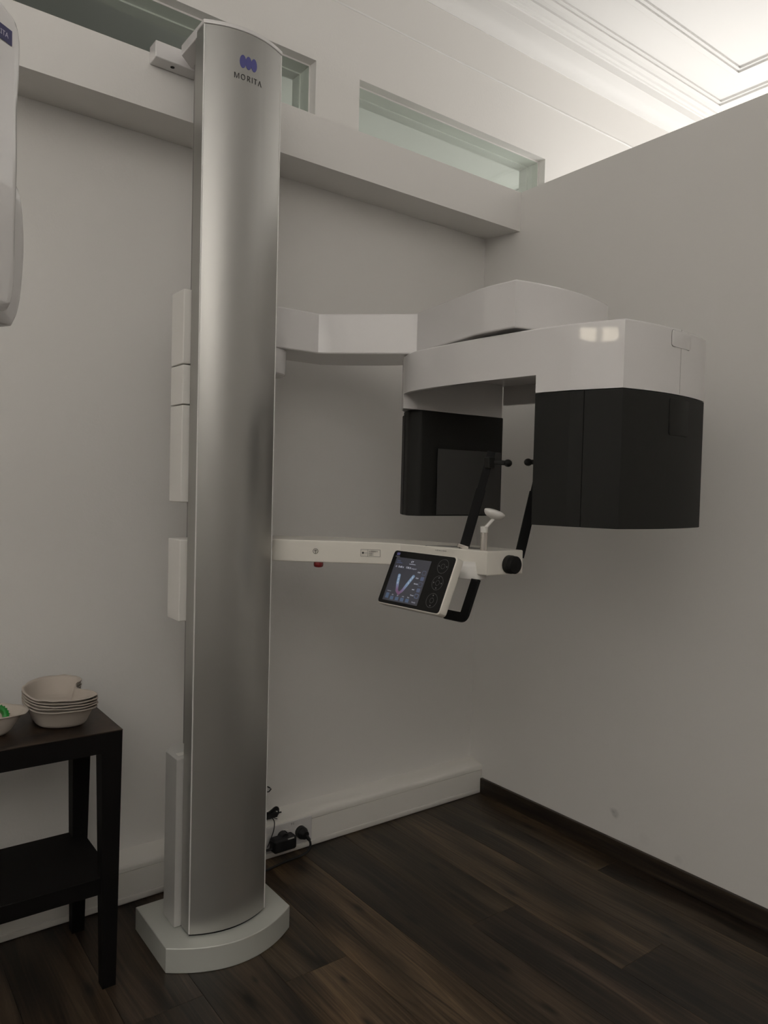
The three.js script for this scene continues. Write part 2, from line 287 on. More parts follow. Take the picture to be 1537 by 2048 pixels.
// ------------------------------------------------------------------ the panoramic x-ray machine
const font = await new FontLoader().loadAsync('fonts/droid/droid_sans_regular.typeface.json');
{
  const X = thing('panoramic_xray_machine', [-1.25, 0, 0.33], 'tall silver and white dental panoramic x-ray machine with black imaging heads', 'x-ray machine');
  const CL = -1.361, CR = -1.148, CF = 0.411, SAG = 0.031;
  const front = (d = 0) => arc([CL - d, CF + d], [CR + d, CF + d], -SAG, 24, true);
  const arcZ = x => { const t = (x - CL) / (CR - CL); return CF + 4 * SAG * t * (1 - t); };
  // foot
  part(X, 'base_plate', slab([[-1.424, 0.205], ...arc([-1.424, 0.424], [-1.081, 0.430], -0.068, 24, true), [-1.081, 0.205]], 0, 0.062, 0.0022), M.silverPlain);
  // column
  part(X, 'plinth', slab([[CL + 0.004, 0.25], ...arc([CL + 0.004, CF - 0.004], [CR - 0.004, CF - 0.004], -SAG, 20, true), [CR - 0.004, 0.25]], 0.061, 0.068, 0), M.blackDeep);
  const shell = part(X, 'column_shell', slab([[CL, 0.362], ...front(), [CR, 0.362]], 0.067, 2.312, 0.0018), M.silver);
  for (const [x, k] of [[CL, 1], [CR, -1]]) part(shell, 'edge_highlight', rbox(Math.min(x - k * 0.0004, x + k * 0.0026), Math.max(x - k * 0.0004, x + k * 0.0026), 0.069, 2.311, CF - 0.002, CF + 0.0022, 0.0012), M.edge);  // pale strips paint a bright highlight down both shell edges
  part(X, 'column_core', slab([[-1.318, 0.25], [-1.318, 0.363], [-1.19, 0.363], [-1.19, 0.25]], 0.062, 2.30, 0.002), M.silverDark);
  part(X, 'top_cap', merge([slab([[CL - 0.001, 0.362], ...front(0.0012), [CR + 0.001, 0.362]], 2.3125, 2.322, 0.002), slab([[CL - 0.001, 0.368], [CR + 0.001, 0.368], [CR + 0.001, 0.272], [-1.318, 0.229].map((v, i) => i ? v : -1.191), ...arc([-1.21, 0.214], [-1.30, 0.214], 0.008, 6, true), [-1.318, 0.229], [CL - 0.001, 0.272]].reverse(), 2.296, 2.322, 0.002)]), M.white);
  // emblem and lettering
  {
    const bend = g => { const p = g.attributes.position; for (let i = 0; i < p.count; i++) p.setZ(i, p.getZ(i) + arcZ(p.getX(i))); return g; };
    const ell = []; [-1.2715, -1.2565, -1.2415].forEach(x => { const g = new THREE.CylinderGeometry(1, 1, 0.0008, 40); g.rotateX(Math.PI / 2); g.scale(0.0082, 0.0158, 1); g.translate(x, 2.2395, 0.0003); ell.push(bend(g)); });
    part(shell, 'emblem', merge(ell), M.blue, 'three overlapping blue ovals');
    const mk = (s, x) => { const g = new TextGeometry(s, { font, size: 0.0132, depth: 0.0006, curveSegments: 6, bevelEnabled: false }); g.computeBoundingBox(); const w = g.boundingBox.max.x; g.translate(x, 2.1955, 0.0002); return [g, w]; };
    let x = -1.2945; const out = [];
    for (const ch of ['M', 'O', 'R', 'I', 'T']) { const [g, w] = ch === 'I' ? [box(x + 0.0012, x + 0.0029, 2.1955, 2.1955 + 0.0132 * 0.98, 0.0002, 0.0008), 0.0032] : mk(ch, x); out.push(bend(plain(g))); x += w + 0.0031; }
    const [g] = mk('V', 0); g.translate(0, -2.1955, 0); g.scale(1, -1, 1); g.translate(x, 2.1955 + 0.0132 * 0.98, 0); { const p = plain(g), a = p.attributes.position.array; for (let i = 0; i < a.length; i += 9) for (let k = 0; k < 3; k++) { const t = a[i + 3 + k]; a[i + 3 + k] = a[i + 6 + k]; a[i + 6 + k] = t; } p.computeVertexNormals(); out.push(bend(p)); }
    part(shell, 'lettering', mergeGeometries(out), M.ink, 'dark maker lettering');
  }
  // cover at the foot of the column and the covers of the two carriages
  const lowC = part(X, 'foot_cover', slab([[-1.378, 0.284], [-1.378, 0.358], [-1.15, 0.358], [-1.15, 0.30], ...arc([-1.19, 0.232], [-1.313, 0.232], -0.008, 10, true), [-1.35, 0.25]], 0.064, 0.500, 0.003), M.silverPlain.clone());
  lowC.material.color.setRGB(0.60, 0.59, 0.57); lowC.material.metalness = 0.25; lowC.material.roughness = 0.35;
  part(lowC, 'label_plate', rbox(-1.366, -1.335, 0.4995, 0.5012, 0.318, 0.338, 0.0006), M.whiteMatt);
  for (const [a, b] of [[1.499, 1.684], [1.3985, 1.4965], [1.152, 1.396], [0.851, 1.058]]) part(X, 'carriage_cover', rbox(-1.379, -1.20, a, b, 0.279, 0.358, 0.003), M.whiteMatt);
  // upper arm
  const ua = part(X, 'upper_arm', slab([[-1.195, 0.299], [-0.951, 0.303], ...arc([-0.93, 0.318], [-0.70, 0.545], 0.004, 8, true), [-0.60, 0.42], ...arc([-0.646, 0.320], [-0.838, 0.134], -0.012, 10, true), [-1.195, 0.130]].reverse(), 1.585, 1.700, 0.004), M.white);
  part(ua, 'boss', merge([cyl(0.068, 0.071, [-1.093, 1.517, 0.228], [-1.093, 1.59, 0.228], 48), cyl(0.064, 0.068, [-1.093, 1.514, 0.228], [-1.093, 1.517, 0.228], 48)]), M.white);
  // rotation head
  const rh = part(X, 'rotation_head', slab([...spline([[-0.748, 0.505], [-0.787, 0.731], [-0.799, 0.816], [-0.793, 0.922]], 24), ...arc([-0.793, 0.922], [-0.435, 0.918], -0.026, 20, true), ...spline([[-0.435, 0.918], [-0.425, 0.80], [-0.44, 0.70], [-0.49, 0.505]], 16).slice(1)], 1.587, 1.700, 0.004), M.white);
  part(rh, 'turntable', cyl(0.15, 0.15, [-0.60, 1.574, 0.74], [-0.60, 1.588, 0.74], 40), M.white);
  // C-arm: two end boxes, hollow bridge between them
  const L = [...spline([[-0.762, 0.465], [-0.785, 0.52], [-0.797, 0.60], [-0.794, 0.75], [-0.784, 0.87], [-0.772, 0.972], [-0.7555, 1.06]], 60), [-0.7543, 1.0632], [-0.7531, 1.0664], [-0.7145, 1.1697], [-0.714, 1.171]];
  const F = arc([-0.714, 1.171], [-0.381, 1.166], -0.022, 20, true);
  const Rr = spline([[-0.381, 1.166], [-0.352, 1.09], [-0.335, 0.972], [-0.318, 0.80], [-0.322, 0.60], [-0.345, 0.47]], 40);
  // the run of an outline with z between za and zb, ends cut exactly
  const run = (a, za, zb) => { const o = []; for (let i = 0; i < a.length; i++) { const p = a[i]; if (i) { const q = a[i - 1]; const cuts = [za, zb].filter(z => (q[1] - z) * (p[1] - z) < 0).map(z => { const t = (z - q[1]) / (p[1] - q[1]); return [q[0] + (p[0] - q[0]) * t, z, t]; }).sort((m, n) => m[2] - n[2]); for (const c of cuts) o.push([c[0], c[1]]); } if (p[1] >= za && p[1] <= zb) o.push(p); } return o; };
  const Lb = [[-0.62, 0.372], [-0.695, 0.392], [-0.735, 0.425]];
  const ca = part(X, 'c_arm', slab([...Lb, ...L, ...F.slice(1), ...Rr.slice(1), [-0.36, 0.40], [-0.40, 0.372]], 1.534, 1.580, 0.004), M.white);
  const inset = (a, d) => a.map(([x, z]) => [x + d, z]);
  const LB = run(L, 0.47, 0.974), RB = run(Rr, 0.472, 0.974);
  part(ca, 'bridge_side', slab([...LB, ...inset(LB, 0.014).reverse()], 1.472, 1.538, 0), M.white);
  part(ca, 'bridge_side', slab([...RB, ...inset(RB, -0.014).reverse()], 1.474, 1.538, 0), M.white);
  const backHead = roundPoly([[-0.690, 0.380], [-0.7245, 0.447], [-0.7025, 0.481], [-0.374, 0.490], [-0.374, 0.380]], [0.004, 0.012, 0.012, 0.004, 0.004]);
  part(ca, 'rear_housing', slab([...Lb, ...run(L, 0.4, 0.4725), [-0.722, 0.482], [-0.378, 0.487], [-0.372, 0.40], [-0.40, 0.372]], 1.431, 1.538, 0), M.white);
  part(ca, 'front_housing', slab([...run(L, 0.974, 2), ...F.slice(1), ...run(Rr, 0.974, 2).slice(1)], 1.431, 1.538, 0), M.white);
  const fz = x => { const t = (x + 0.714) / 0.333; return 1.171 - 0.005 * t + 4 * 0.022 * t * (1 - t); };
  // rounded cover plates on the curved front, each over a black ring that paints the groove shade
  const plate = (x0, x1, y0, y1, d, r) => { const s = new THREE.Shape(), pts = roundPoly([[x0, y0], [x1, y0], [x1, y1], [x0, y1]], r); s.setFromPoints(pts.map(p => new THREE.Vector2(...p))); const g = new THREE.ExtrudeGeometry(s, { depth: d, bevelEnabled: true, bevelSize: 0.0008, bevelThickness: 0.0008, bevelSegments: 2 }); const p = g.attributes.position; for (let i = 0; i < p.count; i++) p.setZ(i, p.getZ(i) + fz(p.getX(i)) - 0.0005); return toCreasedNormals(g, 0.5); };
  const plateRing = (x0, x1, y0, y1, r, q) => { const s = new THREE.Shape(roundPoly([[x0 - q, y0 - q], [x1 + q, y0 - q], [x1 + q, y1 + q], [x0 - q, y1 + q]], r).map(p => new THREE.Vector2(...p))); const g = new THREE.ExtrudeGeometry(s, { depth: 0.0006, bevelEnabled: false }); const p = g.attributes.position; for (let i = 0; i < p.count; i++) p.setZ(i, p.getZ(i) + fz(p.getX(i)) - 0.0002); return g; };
  part(ca, 'cover_groove_shade', plateRing(-0.566, -0.486, 1.538, 1.574, 0.008, 0.0014), M.black);
  part(ca, 'cover_plate', plate(-0.566, -0.486, 1.538, 1.574, 0.0016, 0.007), M.white);
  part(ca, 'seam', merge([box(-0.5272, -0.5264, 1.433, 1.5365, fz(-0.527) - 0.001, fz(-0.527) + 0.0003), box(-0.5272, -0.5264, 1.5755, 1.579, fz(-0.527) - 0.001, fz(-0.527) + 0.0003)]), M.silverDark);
  // tube head (near) in two shells, sensor head (far)
  const zs = 1.092, g2 = 0.0008;
  const th = part(X, 'tube_head', slab([...run(L, zs + g2, 2), ...F.slice(1), ...run(Rr, zs + g2, 2).slice(1)], 1.124, 1.4295, 0.0016), M.black);
  part(th, 'rear_shell', slab([...run(L, 0.974, zs - g2), ...run(Rr, 0.974, zs - g2)], 1.124, 1.4295, 0.0016), M.black);
  part(th, 'cover_groove_shade', plateRing(-0.566, -0.484, 1.338, 1.420, 0.009, 0.0016), M.blackDeep);  // black ring painting the shade in the groove around the cover
  part(th, 'cover_plate', plate(-0.566, -0.484, 1.338, 1.420, 0.0016, 0.008), M.black);
  const sh = part(X, 'sensor_head', slab(backHead, 1.122, 1.432, 0.003), M.black);
  part(sh, 'rear_shell', slab([[-0.672, 0.352], [-0.704, 0.404], [-0.366, 0.404], [-0.366, 0.352]], 1.122, 1.424, 0.003), M.black);
  part(sh, 'sensor_window', rbox(-0.646, -0.380, 1.126, 1.322, 0.487, 0.4915, 0.001), M.sensor);
  // lower arm
  const la = part(X, 'lower_arm', slab([[-1.19, 0.312], ...spline([[-1.13, 0.368], [-1.02, 0.468], [-0.91, 0.565], [-0.878, 0.618]], 14), [-0.828, 0.889], [-0.709, 0.893], ...spline([[-0.724, 0.66], [-0.76, 0.52], [-0.85, 0.40], [-1.05, 0.25], [-1.19, 0.22]], 16)], 0.997, 1.056, 0.003), M.armWhite);
  const fr = [0.742, 0, 0.670], fn = [-0.670, 0, 0.742];
  const onArm = (x, y, z) => [x + fn[0] * 0.0016, y, z + fn[2] * 0.0016];
  const printMat = t => std({ map: t, transparent: true, roughness: 0.5, alphaTest: 0.1 });
  const sym = canvasTex(128, 128, (c, w, h) => { c.clearRect(0, 0, w, h); c.strokeStyle = '#26241f'; c.lineWidth = 7; c.beginPath(); c.arc(64, 64, 54, 0, 7); c.stroke(); c.lineWidth = 8; c.beginPath(); c.moveTo(64, 34); c.lineTo(64, 112); c.stroke(); c.lineWidth = 5; c.beginPath(); c.moveTo(34, 40); c.lineTo(64, 46); c.lineTo(94, 40); c.moveTo(40, 44); c.lineTo(46, 70); c.moveTo(88, 44); c.lineTo(82, 70); c.stroke(); });
  part(la, 'applied_part_symbol', decalGeo(onArm(-1.0375, 1.027, 0.4525), fr, [0, 1, 0], 0.016, 0.016), printMat(sym));
  const lab = canvasTex(512, 192, (c, w, h) => { c.clearRect(0, 0, w, h); c.strokeStyle = '#33302b'; c.fillStyle = '#33302b'; c.lineWidth = 6; c.strokeRect(5, 5, w - 10, h - 10); c.beginPath(); c.moveTo(185, 5); c.lineTo(185, h - 5); c.stroke(); c.beginPath(); c.arc(62, 94, 27, 0, 7); c.fill(); c.fillRect(95, 92, 78, 6); c.font = 'bold 34px sans-serif'; c.fillText('LA PRODUCT 1', 212, 62); c.fillText('LASER 1', 212, 110); c.fillText('LASER 1', 212, 158); });
  part(la, 'warning_label', decalGeo(onArm(-0.927, 1.0265, 0.5515), fr, [0, 1, 0], 0.053, 0.0195), printMat(lab));
  const txt = canvasTex(512, 48, (c, w, h) => { c.clearRect(0, 0, w, h); c.fillStyle = '#3a362f'; c.font = '34px sans-serif'; c.fillText('A  207 mm  A  50 mm', 60, 36); });
  part(la, 'printed_line', decalGeo([-0.8553, 1.0475, 0.757], [0.182, 0, 0.983], [0, 1, 0], 0.056, 0.0052), printMat(txt));
  part(la, 'groove_plate', slab(spline([[-0.862, 0.70], [-0.835, 0.74], [-0.82, 0.80], [-0.80, 0.86], [-0.78, 0.80], [-0.80, 0.73]], 30, true), 1.0555, 1.0565, 0), M.silverDark);
  part(la, 'emergency_button', merge([lathe([[0, -0.0135], [0.009, -0.0132], [0.0125, -0.011], [0.0135, -0.006], [0.013, 0.001]], 28).translate(-1.024, 0.996, 0.447)]), M.red, 'red button');
  // knob on the end of the lower arm
  const kb = part(X, 'knob', merge([cyl(0.0225, 0.0225, [-0.757, 1.0225, 0.892], [-0.757, 1.0225, 0.903], 44), cyl(0.0225, 0.0205, [-0.757, 1.0225, 0.903], [-0.757, 1.0225, 0.905], 44)]), M.black);
  part(kb, 'grip', merge([cyl(0.0215, 0.0215, [-0.757, 1.0225, 0.905], [-0.757, 1.0225, 0.915], 44), cyl(0.0215, 0.0195, [-0.757, 1.0225, 0.915], [-0.757, 1.0225, 0.917], 44)]), M.blackDeep);
  // chin rest
  const cr = part(X, 'chin_rest', cyl(0.0088, 0.0088, [-0.818, 1.05, 0.866], [-0.818, 1.102, 0.866], 28), M.chrome, 'chrome post');
  part(cr, 'collar', cyl(0.0094, 0.0094, [-0.818, 1.100, 0.866], [-0.818, 1.113, 0.866], 28), M.whiteMatt);
  part(cr, 'crank', merge([bar([-0.816, 1.110, 0.867], [-0.797, 1.139, 0.882], 0.013, 0.008, [0.6, 0, -0.8], 0.003), cyl(0.0095, 0.0095, [-0.818, 1.108, 0.866], [-0.818, 1.1145, 0.866], 24)]), M.whiteMatt);
  { const g = new THREE.SphereGeometry(1, 36, 20); { const p = g.attributes.position; for (let i = 0; i < p.count; i++) { const y = p.getY(i); p.setY(i, y > 0 ? y * 0.42 : y); } g.computeVertexNormals(); } g.scale(0.0262, 0.017, 0.021); g.rotateY(-0.647); g.applyQuaternion(new THREE.Quaternion().setFromAxisAngle(V(0.603, 0, -0.798), 0.3)); g.translate(-0.799, 1.1485, 0.8815); part(cr, 'cup', g, M.whiteMatt); }
  // temple supports
  const side = [0.798, 0, 0.603];
  function temple(base, top, padDir, padLen) {
    const mid = base.map((v, i) => v + (top[i] - v) * 0.62);
    const a = part(X, 'temple_support', bar(base, mid, 0.0245, 0.006, side), M.blackDeep);
    part(a, 'upper_bar', bar(mid.map((v, i) => v - (top[i] - base[i]) * 0.02), top, 0.020, 0.005, side), M.blackDeep);
    const hub = [top[0] - (top[0] - base[0]) * 0.08, top[1] - 0.026, top[2] - (top[2] - base[2]) * 0.08];
    part(a, 'hinge', rbox(hub[0] - 0.011, hub[0] + 0.011, hub[1] - 0.016, hub[1] + 0.012, hub[2] - 0.010, hub[2] + 0.010, 0.003), M.black);
    const e = [hub[0] + side[0] * padDir * padLen, hub[1] - 0.002, hub[2] + side[2] * padDir * padLen];
    part(a, 'pad_arm', bar(hub, e, 0.012, 0.008, [0, 1, 0], 0.003), M.black);
    part(a, 'pad', new THREE.SphereGeometry(0.011, 20, 14).scale(1.1, 0.85, 0.8).translate(...e), M.black);
  }
  temple([-0.824, 1.052, 0.802], [-0.774, 1.298, 0.840], 1, 0.046);
  temple([-0.703, 1.036, 0.876], [-0.664, 1.302, 0.912], -1, 0.034);
  part(X, 'clip', bar([-0.826, 1.056, 0.800], [-0.824, 1.065, 0.802], 0.028, 0.008, side), M.chrome);
  // control panel hung below the lower arm on a black bracket
  part(X, 'panel_boss', lathe([[0, 0], [0.0365, 0], [0.0415, 0.002], [0.0365, 0.030], [0.034, 0.042], [0, 0.042]], 44).translate(-0.822, 0.985, 0.824), M.whiteMatt);
  const yaw = 0.049, tilt = 0.411, pc = V(-0.962, 0.982, 0.786);
  const eu = V(Math.sin(yaw), 0, Math.cos(yaw)), n0 = V(-Math.cos(yaw), 0, Math.sin(yaw));
  const ev = V(0, Math.cos(tilt), 0).addScaledVector(n0, -Math.sin(tilt)), en = V(0, Math.sin(tilt), 0).addScaledVector(n0, Math.cos(tilt));
  const PM = new THREE.Matrix4().makeBasis(eu, ev, en).setPosition(pc);
  const at = (u, v, n) => pc.clone().addScaledVector(eu, u).addScaledVector(ev, v).addScaledVector(en, n).toArray();
  const rrect = (w, h, r, d, b) => { const s = new THREE.Shape(roundPoly([[-w / 2, -h / 2], [w / 2, -h / 2], [w / 2, h / 2], [-w / 2, h / 2]], r).map(p => new THREE.Vector2(...p))); return new THREE.ExtrudeGeometry(s, { depth: d - 2 * b, bevelEnabled: b > 0, bevelSize: b, bevelThickness: b, bevelOffset: -b, bevelSegments: 3 }).translate(0, 0, b); };
  const cp = part(X, 'control_panel', toCreasedNormals(rrect(0.222, 0.142, 0.012, 0.024, 0.003), 0.6).translate(0, 0, -0.024).applyMatrix4(PM), M.armWhite);
  part(cp, 'bezel', rrect(0.2165, 0.1365, 0.010, 0.0016, 0.0004).translate(0, 0, -0.0006).applyMatrix4(PM), M.blackGloss);
  const ui = canvasTex(512, 512, (c, w, h) => {
    c.fillStyle = '#45454d'; c.fillRect(0, 0, w, h);
    c.fillStyle = '#7f8fc4'; c.font = '24px sans-serif'; c.fillText('Pano', 24, 50); c.fillRect(20, 62, 90, 4);
    c.fillStyle = '#eef0ff'; c.font = 'bold 32px sans-serif'; c.fillText('CT', 232, 48); c.fillRect(215, 62, 92, 5);
    c.font = 'bold 30px sans-serif'; c.fillText('9.40 s', 72, 120); c.fillText('178.5', 185, 120); c.font = '20px sans-serif'; c.fillText('mGycm²', 268, 120); c.fillStyle = '#aab'; c.beginPath(); c.arc(40, 110, 11, 0, 7); c.fill();
    // the dental arch on the screen
    const pts = [[128, 205], [140, 290], [165, 385], [205, 415], [245, 375], [292, 280], [335, 195]];
    for (let i = 0; i < 240; i++) { const t = i / 239 * (pts.length - 1), k = Math.min(pts.length - 2, Math.floor(t)), f = t - k, x = pts[k][0] + (pts[k + 1][0] - pts[k][0]) * f, y = pts[k][1] + (pts[k + 1][1] - pts[k][1]) * f, m = Math.max(0, Math.min(1, (y - 300) / 120)); c.fillStyle = 'rgba(' + Math.round(150 - 10 * m) + ',' + Math.round(178 - 95 * m) + ',' + Math.round(212 - 90 * m) + ',0.55)'; c.beginPath(); c.ellipse(x, y, 20 - 5 * m, 16, 0.2, 0, 7); c.fill(); }
    c.fillStyle = 'rgba(225,235,250,0.7)'; for (const [x, y] of [[130, 220], [135, 255], [142, 295], [326, 212], [310, 245], [294, 280]]) { c.beginPath(); c.ellipse(x, y, 8, 15, 0.1, 0, 7); c.fill(); }
    c.fillStyle = '#e4e6f4'; c.font = 'bold 22px sans-serif'; ['FOV', 'Size', 'Mode', 'mA', 'Time'].forEach((s, i) => c.fillText(s, 372, 152 + i * 66));
    for (let i = 0; i < 5; i++) { c.fillStyle = i === 4 ? '#8093b8' : '#66718f'; c.beginPath(); c.roundRect ? c.roundRect(440, 122 + i * 66, 48, 44, 8) : c.rect(440, 122 + i * 66, 48, 44); if (i % 2) c.fill(); else { c.lineWidth = 5; c.strokeStyle = c.fillStyle; c.stroke(); } }
    c.fillStyle = '#cfd2e6'; c.font = '18px sans-serif'; c.fillText('Patient', 30, 408);
    ['', 'Dir', 'kV', 'mA', 'Res'].forEach((s, i) => { c.fillStyle = '#e4e6f4'; c.font = '20px sans-serif'; c.fillText(s, 40 + i * 76, 446); c.fillStyle = '#5f7391'; c.fillRect(28 + i * 76, i ? 456 : 424, 48, i ? 40 : 62); }); c.fillStyle = '#e4e6f4'; c.fillText('Ready', 424, 488);
  });
  part(cp, 'screen', new THREE.PlaneGeometry(0.126, 0.112).translate(-0.030, -0.0045, 0.0012).applyMatrix4(PM), std({ color: 0x101014, roughness: 0.2, emissive: 0xffffff, emissiveMap: ui, emissiveIntensity: 0.45 }), 'lit touch screen');
  const arrowMat = std({ color: lin(0.4, 0.4, 0.42), roughness: 0.5 });
  const ringMat = std({ color: lin(0.09, 0.09, 0.095), roughness: 0.4 });
  [[0.043], [0.002], [-0.041]].forEach(([v], i) => {
    part(cp, 'button_ring', new THREE.TorusGeometry(0.0172, 0.00055, 6, 44).translate(0.075, v, 0.0012).applyMatrix4(PM), ringMat);
    const spots = i === 0 ? [[-1, 0], [1, 0]] : i === 1 ? [[-1, 0], [1, 0], [0, 1], [0, -1]] : [[0, 1], [0, -1]];
    for (const [a, b] of spots) { const d = new THREE.CylinderGeometry(0.0018, 0.0018, 0.0005, 3); d.rotateX(Math.PI / 2); d.rotateZ(a ? (a > 0 ? -Math.PI / 2 : Math.PI / 2) : (b > 0 ? 0 : Math.PI)); d.translate(0.075 + a * 0.0125, v + b * 0.0125, 0.0013); part(cp, 'arrow_mark', d.applyMatrix4(PM), arrowMat); }
    part(cp, 'button', new THREE.TorusGeometry(0.006, 0.0005, 6, 30).translate(0.075, v, 0.0012).applyMatrix4(PM), ringMat);
  });
  { const e = []; for (const x of [-0.0036, 0, 0.0036]) { const g = new THREE.CylinderGeometry(1, 1, 0.0005, 20); g.rotateX(Math.PI / 2); g.scale(0.0021, 0.0036, 1); g.translate(-0.0905 + x, 0.060, 0.0012); e.push(plain(g)); } part(cp, 'emblem', mergeGeometries(e).applyMatrix4(PM), std({ color: lin(0.16, 0.16, 0.42), roughness: 0.5 })); 
    const g = new TextGeometry('MORITA', { font, size: 0.0032, depth: 0.0003, curveSegments: 3, bevelEnabled: false }); g.computeBoundingBox(); g.translate(-0.0905 - g.boundingBox.max.x / 2, 0.0515, 0.0012); part(cp, 'lettering', g.applyMatrix4(PM), std({ color: lin(0.3, 0.3, 0.32), roughness: 0.5 })); }
  // L-shaped bracket, parallel to the panel and behind it
  {
    const s = new THREE.Shape(roundPoly([[0.035, -0.058], [0.106, -0.058], [0.106, 0.048], [0.083, 0.048], [0.083, -0.037], [0.035, -0.037]].map(([a, b]) => [a, b]), [0, 0.022, 0, 0, 0.003, 0]).map(p => new THREE.Vector2(...p)));
    const g = new THREE.ExtrudeGeometry(s, { depth: 0.006, bevelEnabled: true, bevelSize: 0.001, bevelThickness: 0.001, bevelSegments: 2 });
    g.translate(0, 0, -0.10).applyMatrix4(PM);
    part(X, 'bracket', g, M.blackDeep);
  }
}
// block that ties the column to the beam
{
  const t = thing('wall_mount_block', [-1.33, 2.29, 0.2], 'white mounting block fixed to the beam behind the column top', 'bracket');
  part(t, 'block', rbox(-1.415, -1.18, 2.292, 2.335, 0.186, 0.232, 0.003), M.white);
  part(t, 'screw_hole', cyl(0.0055, 0.0055, [-1.362, 2.2912, 0.211], [-1.362, 2.2925, 0.211], 20), M.black, 'dark screw hole');
}

// ------------------------------------------------------------------ side table with a lower shelf
{
  const T = thing('side_table', [-1.83, 0, 0.248], 'black-brown wooden side table with a lower shelf at the left edge', 'table');
  const x0 = -2.13, x1 = -1.527, z0 = 0.098, z1 = 0.397;
  part(T, 'table_top', rbox(x0, x1, 0.6125, 0.615, z0, z1, 0.0008), M.tableWood);
  const ap = M.tableBlack;
  part(T, 'apron', box(x0 + 0.04, x1 - 0.04, 0.565, 0.6124, z1 - 0.022, z1 - 0.0008), ap);
  part(T, 'apron', box(x0 + 0.04, x1 - 0.04, 0.565, 0.6124, z0 + 0.0008, z0 + 0.022), ap);
  part(T, 'apron', box(x1 - 0.022, x1 - 0.0008, 0.565, 0.6124, z0 + 0.04, z1 - 0.04), ap);
  part(T, 'apron', box(x0 + 0.0008, x0 + 0.022, 0.565, 0.6124, z0 + 0.04, z1 - 0.04), ap);
  for (const sx of [0, 1]) for (const sz of [0, 1]) {
    const g = new THREE.BoxGeometry(1, 1, 1, 1, 6, 1), p = g.attributes.position, cx = sx ? x1 : x0, cz = sz ? z1 : z0;
    for (let i = 0; i < p.count; i++) { const y = p.getY(i) + 0.5, w = 0.031 + 0.017 * y, ox = p.getX(i) + 0.5, oz = p.getZ(i) + 0.5, in0 = 0.0005 + 0.008 * (1 - y); p.setXYZ(i, sx ? cx - in0 - w * (1 - ox) : cx + in0 + w * ox, 0.6124 * y, sz ? cz - 0.0005 - w * (1 - oz) : cz + 0.0005 + w * oz); }
    g.computeVertexNormals(); part(T, 'leg', g, ap);
  }
  part(T, 'shelf', rbox(x0 + 0.01, x1 - 0.012, 0.224, 0.264, z0 + 0.004, z1 - 0.012, 0.0015), ap);
}
// ------------------------------------------------------------------ paper pulp kidney dishes
const kidney = spline([[-1.713, 0.245], [-1.700, 0.170], [-1.658, 0.120], [-1.612, 0.108], [-1.574, 0.130], [-1.564, 0.178], [-1.588, 0.222], [-1.593, 0.262], [-1.572, 0.305], [-1.571, 0.345], [-1.605, 0.366], [-1.660, 0.356], [-1.700, 0.320]], 96, true);
const KC = [-1.638, 0.243];
function dishGeo(seed) {
  const r = makeNoise(seed), rings = [[0.02, 0.0005], [0.60, 0.0005], [0.68, 0.003], [0.74, 0.010], [0.91, 0.045], [0.955, 0.0475], [1.0, 0.0472], [1.0, 0.0492], [0.955, 0.0496], [0.90, 0.0475], [0.72, 0.0115], [0.66, 0.005], [0.58, 0.0026], [0.02, 0.0026]], n = kidney.length, pos = [], uv = [], idx = [];
  rings.forEach(([s, y], k) => { for (let i = 0; i <= n; i++) { const [x, z] = kidney[i % n], wob = k >= 5 && k <= 8 ? (r((i % n) * 0.35, seed) - 0.5) * 0.0028 : 0, q = k === 6 || k === 7 ? s + (r((i % n) * 0.8, 4 + seed) - 0.5) * 0.012 : s; pos.push((x - KC[0]) * q, y + wob, (z - KC[1]) * q); uv.push(i / n * 8, k / 4); } });
  for (let k = 0; k < rings.length - 1; k++) for (let i = 0; i < n; i++) { const a = k * (n + 1) + i, b = a + n + 1; idx.push(a, a + 1, b, b, a + 1, b + 1); }
  const g = new THREE.BufferGeometry(); g.setAttribute('position', new THREE.Float32BufferAttribute(pos, 3)); g.setAttribute('uv', new THREE.Float32BufferAttribute(uv, 2)); g.setIndex(idx); g.computeVertexNormals(); return g;
}
